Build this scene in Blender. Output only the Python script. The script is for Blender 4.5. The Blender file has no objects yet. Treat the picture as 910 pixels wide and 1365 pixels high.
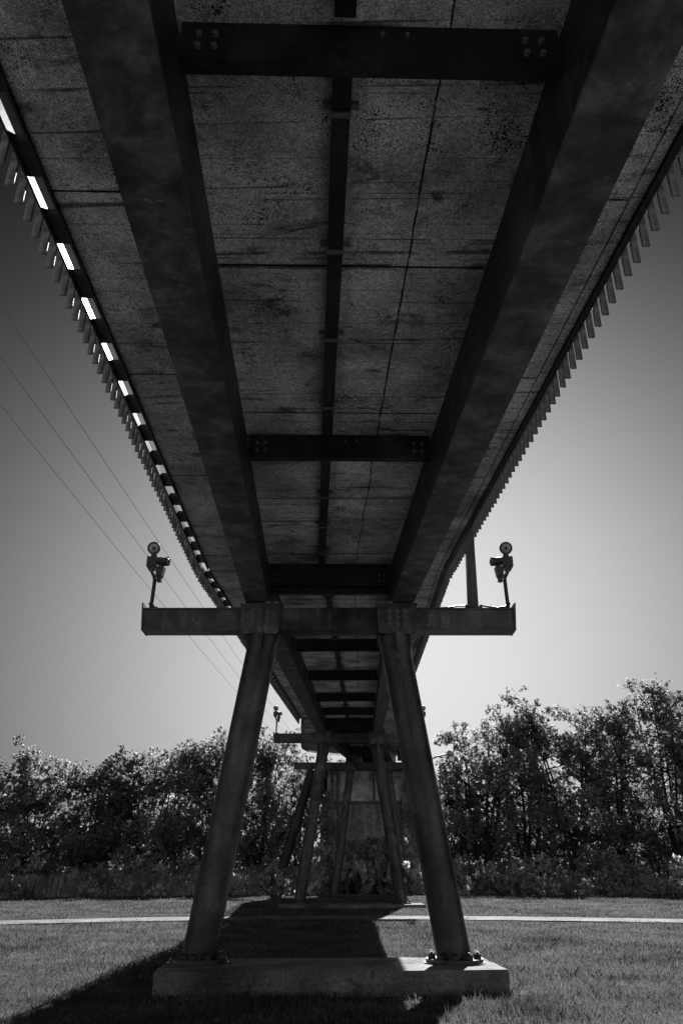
import bpy, bmesh, math, random
import numpy as np
from mathutils import Vector, Matrix
random.seed(7)
D = bpy.data
scene = bpy.context.scene
COL = scene.collection
CAMH = 1.37
F_PX, PITCH = 1032.4, 24.706

# ------------------------------------------------------------------ helpers
def V(*a): return Vector(a)

def tag(o, label=None, cat=None, group=None, kind=None):
    if label: o['label'] = label
    if cat: o['category'] = cat
    if group: o['group'] = group
    if kind: o['kind'] = kind
    return o

def empty(name, loc, label=None, cat=None, group=None, rz=0):
    o = D.objects.new(name, None); COL.objects.link(o)
    o.location = loc; o.rotation_euler = (0, 0, rz)
    o.empty_display_size = 0.2
    return tag(o, label, cat, group)

def origin_of(parent):
    """world origin of an unrotated empty chain"""
    w = Vector((0, 0, 0)); p = parent
    while p is not None:
        w += p.location; p = p.parent
    return w

def link(name, me, mat, parent=None, smooth=False):
    o = D.objects.new(name, me); COL.objects.link(o)
    if mat is not None and not me.materials: me.materials.append(mat)
    if smooth:
        for p in me.polygons: p.use_smooth = True
    if parent is not None:
        o.parent = parent
    return o

def build(name, bm, mat, parent=None, loc=None, bevel=0, smooth=False, autosmooth=False):
    """bm is in world coordinates; the object's origin goes to loc (or the parent's origin)"""
    if bevel > 0:
        bmesh.ops.bevel(bm, geom=[e for e in bm.edges if len(e.link_faces) == 2 and e.calc_face_angle(0) > 0.6],
                        offset=bevel, segments=2, affect='EDGES', profile=0.6, clamp_overlap=True)
    po = origin_of(parent) if parent is not None else Vector((0, 0, 0))
    lo = Vector(loc) if loc is not None else po
    bmesh.ops.translate(bm, verts=bm.verts, vec=-lo)
    bmesh.ops.recalc_face_normals(bm, faces=bm.faces)
    me = D.meshes.new(name); bm.to_mesh(me); bm.free()
    if autosmooth:
        for p in me.polygons: p.use_smooth = True
        try: me.set_sharp_from_angle(angle=math.radians(35))
        except Exception: pass
    o = link(name, me, mat, parent, smooth)
    o.location = lo - po
    return o

def split(o, tol=.002):
    """one object per separate piece (pieces that touch stay together)"""
    me = o.data; n = len(me.vertices)
    par = list(range(n))
    def find(a):
        while par[a] != a:
            par[a] = par[par[a]]; a = par[a]
        return a
    for e in me.edges:
        a, b = find(e.vertices[0]), find(e.vertices[1])
        if a != b: par[a] = b
    isl = {}
    for v in me.vertices: isl.setdefault(find(v.index), []).append(v.co.copy())
    keys = list(isl)
    bb = {k: (Vector([min(c[i] for c in isl[k]) for i in range(3)]), Vector([max(c[i] for c in isl[k]) for i in range(3)])) for k in keys}
    cl = {k: k for k in keys}
    def fc(k):
        while cl[k] != k: k = cl[k]
        return k
    for i, a in enumerate(keys):
        for b in keys[i+1:]:
            if all(bb[a][0][q]-tol <= bb[b][1][q] and bb[b][0][q]-tol <= bb[a][1][q] for q in range(3)):
                ra, rb = fc(a), fc(b)
                if ra != rb: cl[ra] = rb
    groups = {}
    for p in me.polygons: groups.setdefault(fc(find(p.vertices[0])), []).append(p)
    if len(groups) < 2: return [o]
    out = []
    base = o.name.split('.')[0]
    for g, ps in groups.items():
        ids = sorted({v for p in ps for v in p.vertices}); mp = {v: k for k, v in enumerate(ids)}
        cen = sum((me.vertices[v].co for v in ids), Vector())/len(ids)
        m2 = D.meshes.new(base)
        m2.from_pydata([tuple(me.vertices[v].co-cen) for v in ids], [], [[mp[v] for v in p.vertices] for p in ps])
        m2.materials.append(me.materials[0]); m2.update()
        q = D.objects.new(base, m2); COL.objects.link(q); q.parent = o.parent
        q.location = o.location+cen
        out.append(q)
    D.objects.remove(o)
    return out

def hexa(bm, pts):
    """8 points: bottom 4 (ccw) then top 4"""
    v = [bm.verts.new(p) for p in pts]
    for f in ((0,3,2,1),(4,5,6,7),(0,1,5,4),(1,2,6,5),(2,3,7,6),(3,0,4,7)):
        bm.faces.new([v[i] for i in f])
    return v

def box(bm, x0, x1, y0, y1, z0, z1, M=None):
    pts = [V(x0,y0,z0),V(x1,y0,z0),V(x1,y1,z0),V(x0,y1,z0),V(x0,y0,z1),V(x1,y0,z1),V(x1,y1,z1),V(x0,y1,z1)]
    if M is not None: pts = [M @ p for p in pts]
    return hexa(bm, pts)

def frame(d):
    d = d.normalized()
    a = Vector((0,0,1)) if abs(d.z) < .95 else Vector((0,1,0))
    u = d.cross(a).normalized(); w = u.cross(d).normalized()
    return u, w

def tube(bm, pts, r, n=16, caps=True):
    pts = [Vector(p) for p in pts]
    rr = r if isinstance(r, (list, tuple)) else [r]*len(pts)
    rings = []
    for i, p in enumerate(pts):
        d = (pts[min(i+1, len(pts)-1)] - pts[max(i-1, 0)])
        u, w = frame(d)
        if i and False: pass
        rings.append([bm.verts.new(p + u*math.cos(2*math.pi*k/n)*rr[i] + w*math.sin(2*math.pi*k/n)*rr[i]) for k in range(n)])
    for a, b in zip(rings, rings[1:]):
        for k in range(n):
            bm.faces.new((a[k], a[(k+1)%n], b[(k+1)%n], b[k]))
    if caps:
        bm.faces.new(rings[0][::-1]); bm.faces.new(rings[-1])

def cyl(bm, c, axis, r, h, n=16):
    c = Vector(c); axis = Vector(axis).normalized()
    tube(bm, [c, c+axis*h], r, n)

def prism(bm, poly, axis_pt0, axis_pt1):
    pass

def copy_tree(o, parent=None):
    c = o.copy(); COL.objects.link(c)
    if parent is not None: c.parent = parent
    for ch in list(o.children): copy_tree(ch, c)
    return c

# ------------------------------------------------------------------ materials
def new_mat(name):
    m = D.materials.new(name); m.use_nodes = True
    nt = m.node_tree; nt.nodes.clear()
    out = nt.nodes.new('ShaderNodeOutputMaterial')
    b = nt.nodes.new('ShaderNodeBsdfPrincipled')
    nt.links.new(b.outputs[0], out.inputs[0])
    return m, nt, b, out

def N(nt, t, **kw):
    n = nt.nodes.new(t)
    for k, v in kw.items():
        if k.startswith('i_'):
            n.inputs[int(k[2:])].default_value = v
        else: setattr(n, k, v)
    return n

def ramp(nt, src, stops):
    r = nt.nodes.new('ShaderNodeValToRGB')
    e = r.color_ramp.elements
    while len(e) > 1: e.remove(e[0])
    for i, (p, c) in enumerate(stops):
        el = e[0] if i == 0 else e.new(p)
        el.position = p; el.color = (c, c, c, 1)
    nt.links.new(src, r.inputs[0])
    return r.outputs[0]

def math_(nt, op, a, b=None, clamp=False):
    n = nt.nodes.new('ShaderNodeMath'); n.operation = op; n.use_clamp = clamp
    for i, x in enumerate((a, b)):
        if x is None: continue
        if isinstance(x, (int, float)): n.inputs[i].default_value = x
        else: nt.links.new(x, n.inputs[i])
    return n.outputs[0]

def noise(nt, vec, scale, detail=4, rough=.55, dist=0):
    n = nt.nodes.new('ShaderNodeTexNoise')
    n.inputs['Scale'].default_value = scale; n.inputs['Detail'].default_value = detail
    n.inputs['Roughness'].default_value = rough; n.inputs['Distortion'].default_value = dist
    if vec is not None: nt.links.new(vec, n.inputs['Vector'])
    return n.outputs['Fac']

def mapping(nt, vec, scale=(1,1,1), rot=(0,0,0), loc=(0,0,0)):
    m = nt.nodes.new('ShaderNodeMapping')
    m.inputs['Scale'].default_value = scale; m.inputs['Rotation'].default_value = rot; m.inputs['Location'].default_value = loc
    nt.links.new(vec, m.inputs['Vector'])
    return m.outputs[0]

def bump(nt, b, h, strength=.3, dist=.02):
    bp = nt.nodes.new('ShaderNodeBump'); bp.inputs['Strength'].default_value = strength
    bp.inputs['Distance'].default_value = dist
    nt.links.new(h, bp.inputs['Height']); nt.links.new(bp.outputs[0], b.inputs['Normal'])

def geo_pos(nt):
    return nt.nodes.new('ShaderNodeTexCoord').outputs['Object']

def concrete_mat(name, base=.30, lines=True, pores=.5, gr=.5, cover=1.0):
    m, nt, b, out = new_mat(name)
    p = geo_pos(nt)
    n1 = noise(nt, p, 1.1, 6, .62, .3)
    n2 = noise(nt, p, 26, 6, .75)
    n3 = noise(nt, p, 110, 3, .65)
    big = ramp(nt, n1, [(.34, .35), (.45, .8), (.56, 1.15), (.68, 1.6)])
    fine = ramp(nt, n2, [(.32, .30), (.42, .85), (.58, 1.15), (.68, 1.7)])
    grit = ramp(nt, n3, [(.36, 1-gr), (.5, 1.0), (.64, 1+gr)])
    c = math_(nt, 'MULTIPLY', math_(nt, 'MULTIPLY', big, fine), grit)
    # pores: small dark holes, denser in patches
    vo = nt.nodes.new('ShaderNodeTexVoronoi'); vo.inputs['Scale'].default_value = 34
    nt.links.new(p, vo.inputs['Vector'])
    vo2 = nt.nodes.new('ShaderNodeTexVoronoi'); vo2.inputs['Scale'].default_value = 85
    nt.links.new(p, vo2.inputs['Vector'])
    patch = ramp(nt, noise(nt, p, 1.7, 5, .75), [(.36, .03*cover), (.52, .16*cover), (.70, .40*cover)])
    h1 = math_(nt, 'LESS_THAN', vo.outputs['Distance'], math_(nt, 'MULTIPLY', patch, .8))
    h2 = math_(nt, 'LESS_THAN', vo2.outputs['Distance'], math_(nt, 'MULTIPLY', patch, 1.2))
    holes = math_(nt, 'MAXIMUM', h1, h2)
    keep = math_(nt, 'SUBTRACT', 1.0, math_(nt, 'MULTIPLY', holes, pores))
    c = math_(nt, 'MULTIPLY', c, keep)
    # dark damp blotches
    bl = ramp(nt, noise(nt, mapping(nt, p, (2.2, 4.5, 1), loc=(3,1,0)), 1.0, 7, .7, .8), [(.34, .25), (.43, 1.0)])
    c = math_(nt, 'MULTIPLY', c, bl)
    if lines:
        # board marks across the deck: narrow dark broken lines in x
        pl = mapping(nt, p, (.06, 3.6, .06))
        nl = noise(nt, pl, 1.0, 2, .5)
        br = noise(nt, mapping(nt, p, (1.3, 4, 1)), 1.0, 3, .6)
        ln = ramp(nt, math_(nt, 'ABSOLUTE', math_(nt, 'SUBTRACT', nl, .5)), [(0, 0.2), (.004, .35), (.009, 1.0)])
        brk = ramp(nt, br, [(.45, 1.0), (.55, 0.0)])
        ln = math_(nt, 'MAXIMUM', ln, brk)
        c = math_(nt, 'MULTIPLY', c, ln)
    c = math_(nt, 'MULTIPLY', c, base)
    cb = nt.nodes.new('ShaderNodeCombineColor')
    for i in range(3): nt.links.new(c, cb.inputs[i])
    nt.links.new(cb.outputs[0], b.inputs['Base Color'])
    b.inputs['Roughness'].default_value = .88
    b.inputs['Specular IOR Level'].default_value = .25
    hh = math_(nt, 'SUBTRACT', math_(nt, 'ADD', n2, math_(nt, 'MULTIPLY', n3, .4)), math_(nt, 'MULTIPLY', holes, .5))
    bump(nt, b, hh, .5, .012)
    return m

def steel_mat(name, base=.05, rough=.5, spots=.5, streak=True, metallic=0.0, scale=1.0):
    m, nt, b, out = new_mat(name)
    p = geo_pos(nt)
    n1 = noise(nt, p, 1.6*scale, 6, .65, .4)
    n2 = noise(nt, p, 18*scale, 5, .7)
    c = math_(nt, 'MULTIPLY', ramp(nt, n1, [(.34, .30), (.47, .8), (.53, 1.2), (.66, 2.3)]), ramp(nt, n2, [(.3, .7), (.55, 1.0), (.75, 1.5)]))
    if streak:
        st = noise(nt, mapping(nt, p, (9, 9, .8)), 1.0, 4, .6)
        c = math_(nt, 'MULTIPLY', c, ramp(nt, st, [(.35, .65), (.5, 1.0), (.68, 1.45)]))
    # paint flakes and lime spots
    fl = noise(nt, p, 9*scale, 8, .75, .6)
    flm = ramp(nt, fl, [(.60, 0.0), (.66, spots)])
    mm = math_(nt, 'MULTIPLY', flm, ramp(nt, noise(nt, p, .9, 3), [(.42, 0.0), (.62, 1.0)]))
    c = math_(nt, 'ADD', math_(nt, 'MULTIPLY', c, base), math_(nt, 'MULTIPLY', mm, .22))
    cb = nt.nodes.new('ShaderNodeCombineColor')
    for i in range(3): nt.links.new(c, cb.inputs[i])
    nt.links.new(cb.outputs[0], b.inputs['Base Color'])
    rr = ramp(nt, n2, [(.3, rough-.1), (.7, min(1, rough+.2))])
    nt.links.new(rr, b.inputs['Roughness'])
    b.inputs['Metallic'].default_value = metallic
    b.inputs['Specular IOR Level'].default_value = .4
    bump(nt, b, math_(nt, 'ADD', n2, math_(nt, 'MULTIPLY', fl, .6)), .35, .006)
    return m

def leaf_mat(name, base=.07, trans=.35, spec=.5, rough=.42):
    m, nt, b, out = new_mat(name)
    p = geo_pos(nt)
    oi = nt.nodes.new('ShaderNodeObjectInfo')
    n1 = noise(nt, p, .8, 3)
    n2 = noise(nt, p, 11, 2)
    c = math_(nt, 'MULTIPLY', ramp(nt, n1, [(.3, .45), (.7, 1.7)]), ramp(nt, n2, [(.3, .4), (.7, 1.8)]))
    c = math_(nt, 'MULTIPLY', c, math_(nt, 'ADD', math_(nt, 'MULTIPLY', oi.outputs['Random'], .4), .8))
    c = math_(nt, 'MULTIPLY', c, base)
    cb = nt.nodes.new('ShaderNodeCombineColor')
    for i in range(3): nt.links.new(c, cb.inputs[i])
    nt.links.new(cb.outputs[0], b.inputs['Base Color'])
    b.inputs['Roughness'].default_value = rough
    b.inputs['Specular IOR Level'].default_value = spec
    tr = nt.nodes.new('ShaderNodeBsdfTranslucent')
    cb2 = nt.nodes.new('ShaderNodeCombineColor')
    c2 = math_(nt, 'MULTIPLY', c, 2.0)
    for i in range(3): nt.links.new(c2, cb2.inputs[i])
    nt.links.new(cb2.outputs[0], tr.inputs[0])
    mx = nt.nodes.new('ShaderNodeMixShader'); mx.inputs[0].default_value = trans
    nt.links.new(b.outputs[0], mx.inputs[1]); nt.links.new(tr.outputs[0], mx.inputs[2])
    nt.links.new(mx.outputs[0], out.inputs[0])
    return m

def plain_mat(name, v, rough=.6, spec=.4, nz=0.3, sc=20, metallic=0):
    m, nt, b, out = new_mat(name)
    p = geo_pos(nt)
    n = noise(nt, p, sc, 5, .6)
    c = math_(nt, 'MULTIPLY', ramp(nt, n, [(.3, 1-nz), (.7, 1+nz)]), v)
    cb = nt.nodes.new('ShaderNodeCombineColor')
    for i in range(3): nt.links.new(c, cb.inputs[i])
    nt.links.new(cb.outputs[0], b.inputs['Base Color'])
    b.inputs['Roughness'].default_value = rough; b.inputs['Specular IOR Level'].default_value = spec
    b.inputs['Metallic'].default_value = metallic
    bump(nt, b, n, .2, .005)
    return m

M_CONC = concrete_mat('deck_concrete', .66, True, .95, .6, 1.1)
M_CONC2 = concrete_mat('footing_concrete', .14, False, .7, .5, .8)
M_STEEL = steel_mat('girder_steel', .026, .5, .6)
M_FLANGE = steel_mat('flange_steel', .085, .5, 1.2, streak=False, scale=2.2)
M_GUSSET = steel_mat('gusset_steel', .075, .4, .9, scale=1.5)
M_BEAM = steel_mat('bent_steel', .055, .38, 1.0)
M_DARK = steel_mat('cross_beam_steel', .016, .45, .3)
M_LEG = steel_mat('leg_steel', .046, .32, .5, scale=.8)
M_PICK = steel_mat('picket_paint', .10, .55, .3, scale=3)
M_PICKL = steel_mat('weathered_picket', .13, .6, .6, scale=3)
M_BLACK = plain_mat('black_metal', .018, .4, .5)
M_BOLT = plain_mat('bolt_metal', .15, .35, .6, .4, 60)
M_JOINT = plain_mat('joint_seal', .015, .9, .1)
M_GLASS = plain_mat('lamp_glass', .30, .15, .8, .2, 8)
M_WIRE = plain_mat('wire', .12, 1.0, 0.0)
M_LEAF = leaf_mat('leaves', .145, .45, .25, .55)
M_WEED = leaf_mat('pale_weeds', .36, .5, .2, .6)
M_LEAF2 = leaf_mat('shrub_leaves', .27, .45, .25, .55)
M_GRASS = leaf_mat('grass_blades', .066, .3, .35, .5)
M_BARK = plain_mat('bark', .028, .85, .2, .5, 9)
M_PATH = None

# ------------------------------------------------------------------ the bridge path
NODES = [(0.42, -5.0), (-0.194, 11.67), (0.339, 32.3), (1.558, 46.3), (2.35, 53.6)]
NODES = [Vector((x, y)) for x, y in NODES]
W0, GRADE = 3.673 + CAMH, .058
GD, GI, FL = .629, .946, .338
SL, SR = 1.92, 1.815           # slab half widths left and right
def dirn(i):
    d = NODES[i+1]-NODES[i]; return d.normalized()
def miter(i):
    """right-pointing mitre vector at node i"""
    if i == 0: d = dirn(0); return Vector((d.y, -d.x))
    if i == len(NODES)-1: d = dirn(i-1); return Vector((d.y, -d.x))
    a, b = dirn(i-1), dirn(i); m = (a+b).normalized(); r = Vector((m.y, -m.x))
    return r / max(.2, m.dot(a))
def soffit(y): return W0 + GRADE*y
def pos(i, t, u, h):
    """point on span i: t in 0..1, u metres right of centreline, h above the soffit"""
    c = NODES[i].lerp(NODES[i+1], t) + miter(i).lerp(miter(i+1), t)*u
    cy = NODES[i].lerp(NODES[i+1], t).y
    return Vector((c.x, c.y, soffit(cy) + h))
def slen(i): return (NODES[i+1]-NODES[i]).length
def tY(i, y): return (y-NODES[i].y)/(NODES[i+1].y-NODES[i].y)

def bar(bm, i, t0, t1, u0, u1, h0, h1):
    hexa(bm, [pos(i,t0,u0,h0), pos(i,t0,u1,h0), pos(i,t1,u1,h0), pos(i,t1,u0,h0),
              pos(i,t0,u0,h1), pos(i,t0,u1,h1), pos(i,t1,u1,h1), pos(i,t1,u0,h1)])

SPAN_LABEL = [
 'near bridge span overhead with speckled concrete underside and dark steel girders',
 'second bridge span between the near bent and the middle bent, five dark cross beams',
 'short far bridge span between the middle bent and the bent by the trees',
 'last stub of the deck running from the farthest bent onto the brick pier']
CROSS_Y = [[-2.2, 2.50, 6.95, 11.35], [16.9, 20.9, 25.0, 28.6, 31.9], [36.6, 41.0, 45.7], [49.5, 52.7]]
JOINTS = [[-2.2, 0, 2.15, 4.31, 6.48, 8.68, 10.85], [13.5, 15.7, 18.3, 20.4, 22.6, 24.8, 27, 29.2, 31], [35, 37.5, 40, 42.5, 45], [48, 50.5]]
for i in range(4):
    gap = .006/slen(i)
    t0, t1 = gap, 1-gap
    root = empty('bridge_span', pos(i, .5, 0, 0), SPAN_LABEL[i], 'bridge span', 'spans of the footbridge')
    bm = bmesh.new()
    bar(bm, i, t0, t1, -SL, SR-.085, 0, .24)
    slab = build('deck_slab', bm, M_CONC, root)
    # edge strip right, separated from the slab by a drip groove
    bm = bmesh.new(); bar(bm, i, t0, t1, SR-.07, SR, .004, .26); build('edge_strip', bm, M_CONC, root)
    bm = bmesh.new()
    for y in JOINTS[i]:
        t = tY(i, y); dt = .007/slen(i)
        bar(bm, i, t-dt, t+dt, -GI+.003, GI-.003, -.0025, .01)
    split(build('joint', bm, M_JOINT, slab))
    bm = bmesh.new()
    for y in JOINTS[i]:
        t = tY(i, y-.68); dt = .006/slen(i)
        bar(bm, i, t-dt, t+dt, -SL+.002, -GI-FL+.0, -.0025, .01)
        bar(bm, i, t-dt, t+dt, GI+FL, SR-.09, -.0025, .01)
    split(build('joint', bm, M_JOINT, slab))
    # wandering lengthwise joint
    bm = bmesh.new()
    n = 120
    rnd = random.Random(i+3); off = 0
    prev = None
    for k in range(n+1):
        off = off*.8 + rnd.uniform(-.006, .006)
        t = t0 + (t1-t0)*k/n
        cur = (t, .395+off)
        if prev:
            w = rnd.uniform(.003, .007)
            a, b_ = pos(i, prev[0], prev[1]-w, -.003), pos(i, prev[0], prev[1]+w, -.003)
            c, d = pos(i, cur[0], cur[1]+w, -.003), pos(i, cur[0], cur[1]-w, -.003)
            up = Vector((0,0,.01))
            hexa(bm, [a, b_, c, d, a+up, b_+up, c+up, d+up])
        prev = cur
    build('crack', bm, M_JOINT, slab)
    # girders: box web with bottom flange
    for s in (-1, 1):
        bm = bmesh.new()
        bar(bm, i, t0, t1, s*(GI+.012) if s > 0 else -(GI+FL-.02), s*(GI+FL-.02) if s > 0 else -(GI+.012), -GD+.03, -.003)
        g = build('girder', bm, M_STEEL, root)
        bm = bmesh.new()
        bar(bm, i, t0, t1, GI-.004 if s > 0 else -(GI+FL), (GI+FL) if s > 0 else -(GI-.004), -GD, -GD+.028)
        build('bottom_flange', bm, M_FLANGE, g, bevel=.006)
    # hanging duct down the middle
    bm = bmesh.new()
    ud = -.13 if i == 0 else -.07
    ends = [NODES[i].y] + CROSS_Y[i] + [NODES[i+1].y]
    for ya, yb in zip(ends, ends[1:]):
        if yb-ya < 1.0: continue
        bar(bm, i, tY(i, ya+.16), tY(i, yb-.1), ud-.052, ud+.052, -.085, -.004)
    duct = build('duct', bm, M_DARK, root, bevel=.008)
    bm = bmesh.new()
    for y in [v for j in JOINTS[i] for v in (j-.25, j+.8)]:
        t = tY(i, y); dt = .018/slen(i)
        if t < .02 or t > .98: continue
        bar(bm, i, t-dt, t+dt, ud-.10, ud-.0555, -.028, -.003)
        bar(bm, i, t-dt, t+dt, ud+.0555, ud+.10, -.028, -.003)
        bar(bm, i, t-dt, t+dt, ud-.0575, ud+.0575, -.098, -.0865)
    split(build('clamp', bm, M_BOLT, duct))
    # cross beams: channel with flanges and bolted end plates
    for y in CROSS_Y[i]:
        L = slen(i)
        t = tY(i, y)
        last = (y == CROSS_Y[i][-1])
        dep = .27 if not last else .36
        top = -.004
        bm = bmesh.new()
        a = GI-.014
        bar(bm, i, t-.006/L, t+.006/L, -a, a, -dep+.013, top-.013)
        bar(bm, i, t-.006/L, t+.085/L, -a, a, -dep, -dep+.0135)
        bar(bm, i, t-.006/L, t+.085/L, -a, a, top-.0135, top)
        cb_ = build('cross_beam', bm, M_DARK, root)
        bm = bmesh.new()
        for s in (-1, 1):
            for du in (.07, .15):
                for dh in (.075, .165):
                    c = pos(i, t-.006/L, s*(a-du-.02), -dep+dh)
                    cyl(bm, c, (0,-1,0), .016, .022, 6)
            if not last:
                c = pos(i, t-.006/L, s*.06+.12, -.08); cyl(bm, c, (0,-1,0), .010, .018, 6)
        split(build('bolt', bm, M_BOLT, cb_))
        if last:  # second channel under it near the bent
            bm = bmesh.new()
            bar(bm, i, t+.10/L, t+.22/L, -a, a, -dep-.10, -dep-.088)
            bar(bm, i, t+.155/L, t+.165/L, -a, a, -dep-.0875, -.008)
            build('cross_beam', bm, M_DARK, root)
    # old tie-wire stubs in the concrete
    if i == 0:
        bm = bmesh.new()
        rnd = random.Random(5)
        for k in range(11):
            u = -.80 + k*.165 + rnd.uniform(-.02, .02)
            p0 = pos(0, tY(0, 6.15), u, .002)
            tube(bm, [p0, p0+V(.004, .0, -.035), p0+V(.012, .03, -.04)], .0035, 5)
        for k in range(4):
            p0 = pos(0, tY(0, 6.05), -1.34-k*.15, .002)
            tube(bm, [p0, p0+V(.004, .0, -.035), p0+V(.012, .03, -.04)], .0035, 5)
        split(build('tie_wire', bm, M_GLASS, slab))

# ------------------------------------------------------------------ railings
def railing(i, s, ya, yb, label, material, step=.15):
    """s=-1 left, +1 right"""
    root = empty('picket_screen', pos(i, tY(i, (ya+yb)/2), 0, .25), label, 'picket screen', 'picket screens along the deck edges')
    L = slen(i)
    ue = SL if s < 0 else SR
    up = 2.075 if s < 0 else 1.90         # picket line
    def B(bm, t0, t1, ua, ub, h0, h1):
        a, b_ = (s*ua, s*ub) if s > 0 else (-ub, -ua)
        bar(bm, i, t0, t1, a, b_, h0, h1)
    ta, tb = tY(i, ya), tY(i, yb)
    # edge channel along the slab
    bm = bmesh.new()
    B(bm, ta, tb, ue+.004, ue+(.018 if s < 0 else .05), -.035 if s < 0 else -.03, .26)
    build('edge_channel', bm, M_BLACK, root)
    # rails carrying the pickets
    for nm, h0, h1 in (('rail', -.02, .06),):
        bm = bmesh.new()
        B(bm, ta, tb, up-(.044 if s < 0 else .058), up-.030, h0, h1)
        build(nm, bm, M_BLACK, root)
    # brackets with posts every 0.6 m
    nb = int((yb-ya)/.6)
    y0 = 3.08+.3 if i == 0 else ya+.3
    k0 = math.ceil((ya-y0)/.6)
    k = k0
    while y0+k*.6 < yb-.1:
        y = y0+k*.6; k += 1
        if y < ya+.05: continue
        t = tY(i, y)
        bm = bmesh.new()
        half = .14/L
        if s < 0:
            B(bm, t-half, t+half, ue+.019, up-.0445, .0, .05)
            B(bm, t-.03/L, t+.03/L, ue+.06, up-.0445, .051, .075)
        else:
            B(bm, t-half, t+half, ue+.051, up-.0585, .03, .05) if up-.0585 > ue+.052 else None
            B(bm, t-.03/L, t+.03/L, ue-.02, up-.060, .261, .30)
        build('bracket', bm, M_BLACK, root)
    # pickets: first 95 as parts, the rest one mesh
    pk = bmesh.new()
    w = .026
    box(pk, -w, w, -.009, .009, -.19, .075)
    bmesh.ops.bevel(pk, geom=list(pk.edges), offset=.004, segments=1, affect='EDGES')
    me = D.meshes.new('picket'); pk.to_mesh(me); pk.free(); me.materials.append(material)
    po = origin_of(root)
    n = int((yb-ya)/step)
    rnd = random.Random(i*10+s)
    rest = bmesh.new(); rest_n = 0
    yy0 = 3.4 if i == 0 else ya
    j = 0; y = yy0 + math.ceil((ya-yy0)/step)*step
    while y < yb-.03:
        p = pos(i, tY(i, y), s*up, 0)
        if j < 95:
            o = D.objects.new('picket', me); COL.objects.link(o); o.parent = root
            o.location = p-po + Vector((rnd.uniform(-.003, .003), 0, rnd.uniform(-.006, .006)))
            o.rotation_euler = (rnd.uniform(-.006, .006), rnd.uniform(-.012, .012), rnd.uniform(-.06, .06))
        else:
            M = Matrix.Translation(p)
            box(rest, -w, w, -.009, .009, -.19, .075, M); rest_n += 1
        j += 1; y += step
    if rest_n:
        o = build('pickets', rest, material, root); o['kind'] = 'stuff'
    else: rest.free()

railing(0, -1, 1.2, 11.6, 'left picket screen of the near span with dark weathered pickets and bright gaps', M_PICKL)
railing(0, 1, 1.2, 11.6, 'right picket screen of the near span, pale pickets hanging below the deck edge', M_PICK)
railing(1, -1, 11.74, 32.2, 'left picket screen of the second span beyond the near bent', M_PICKL)
railing(1, 1, 11.74, 32.2, 'right picket screen of the second span behind the near right leg', M_PICK)

# ------------------------------------------------------------------ bents
def hexbolt(bm, c, ax, r=.034, h=.03):
    c = Vector(c); ax = Vector(ax).normalized()
    cyl(bm, c, ax, r*1.25, h*.25, 14)
    tube(bm, [c+ax*h*.25, c+ax*(h)], r, 6)
    cyl(bm, c+ax*h, ax, r*.5, h*.5, 8)

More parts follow.
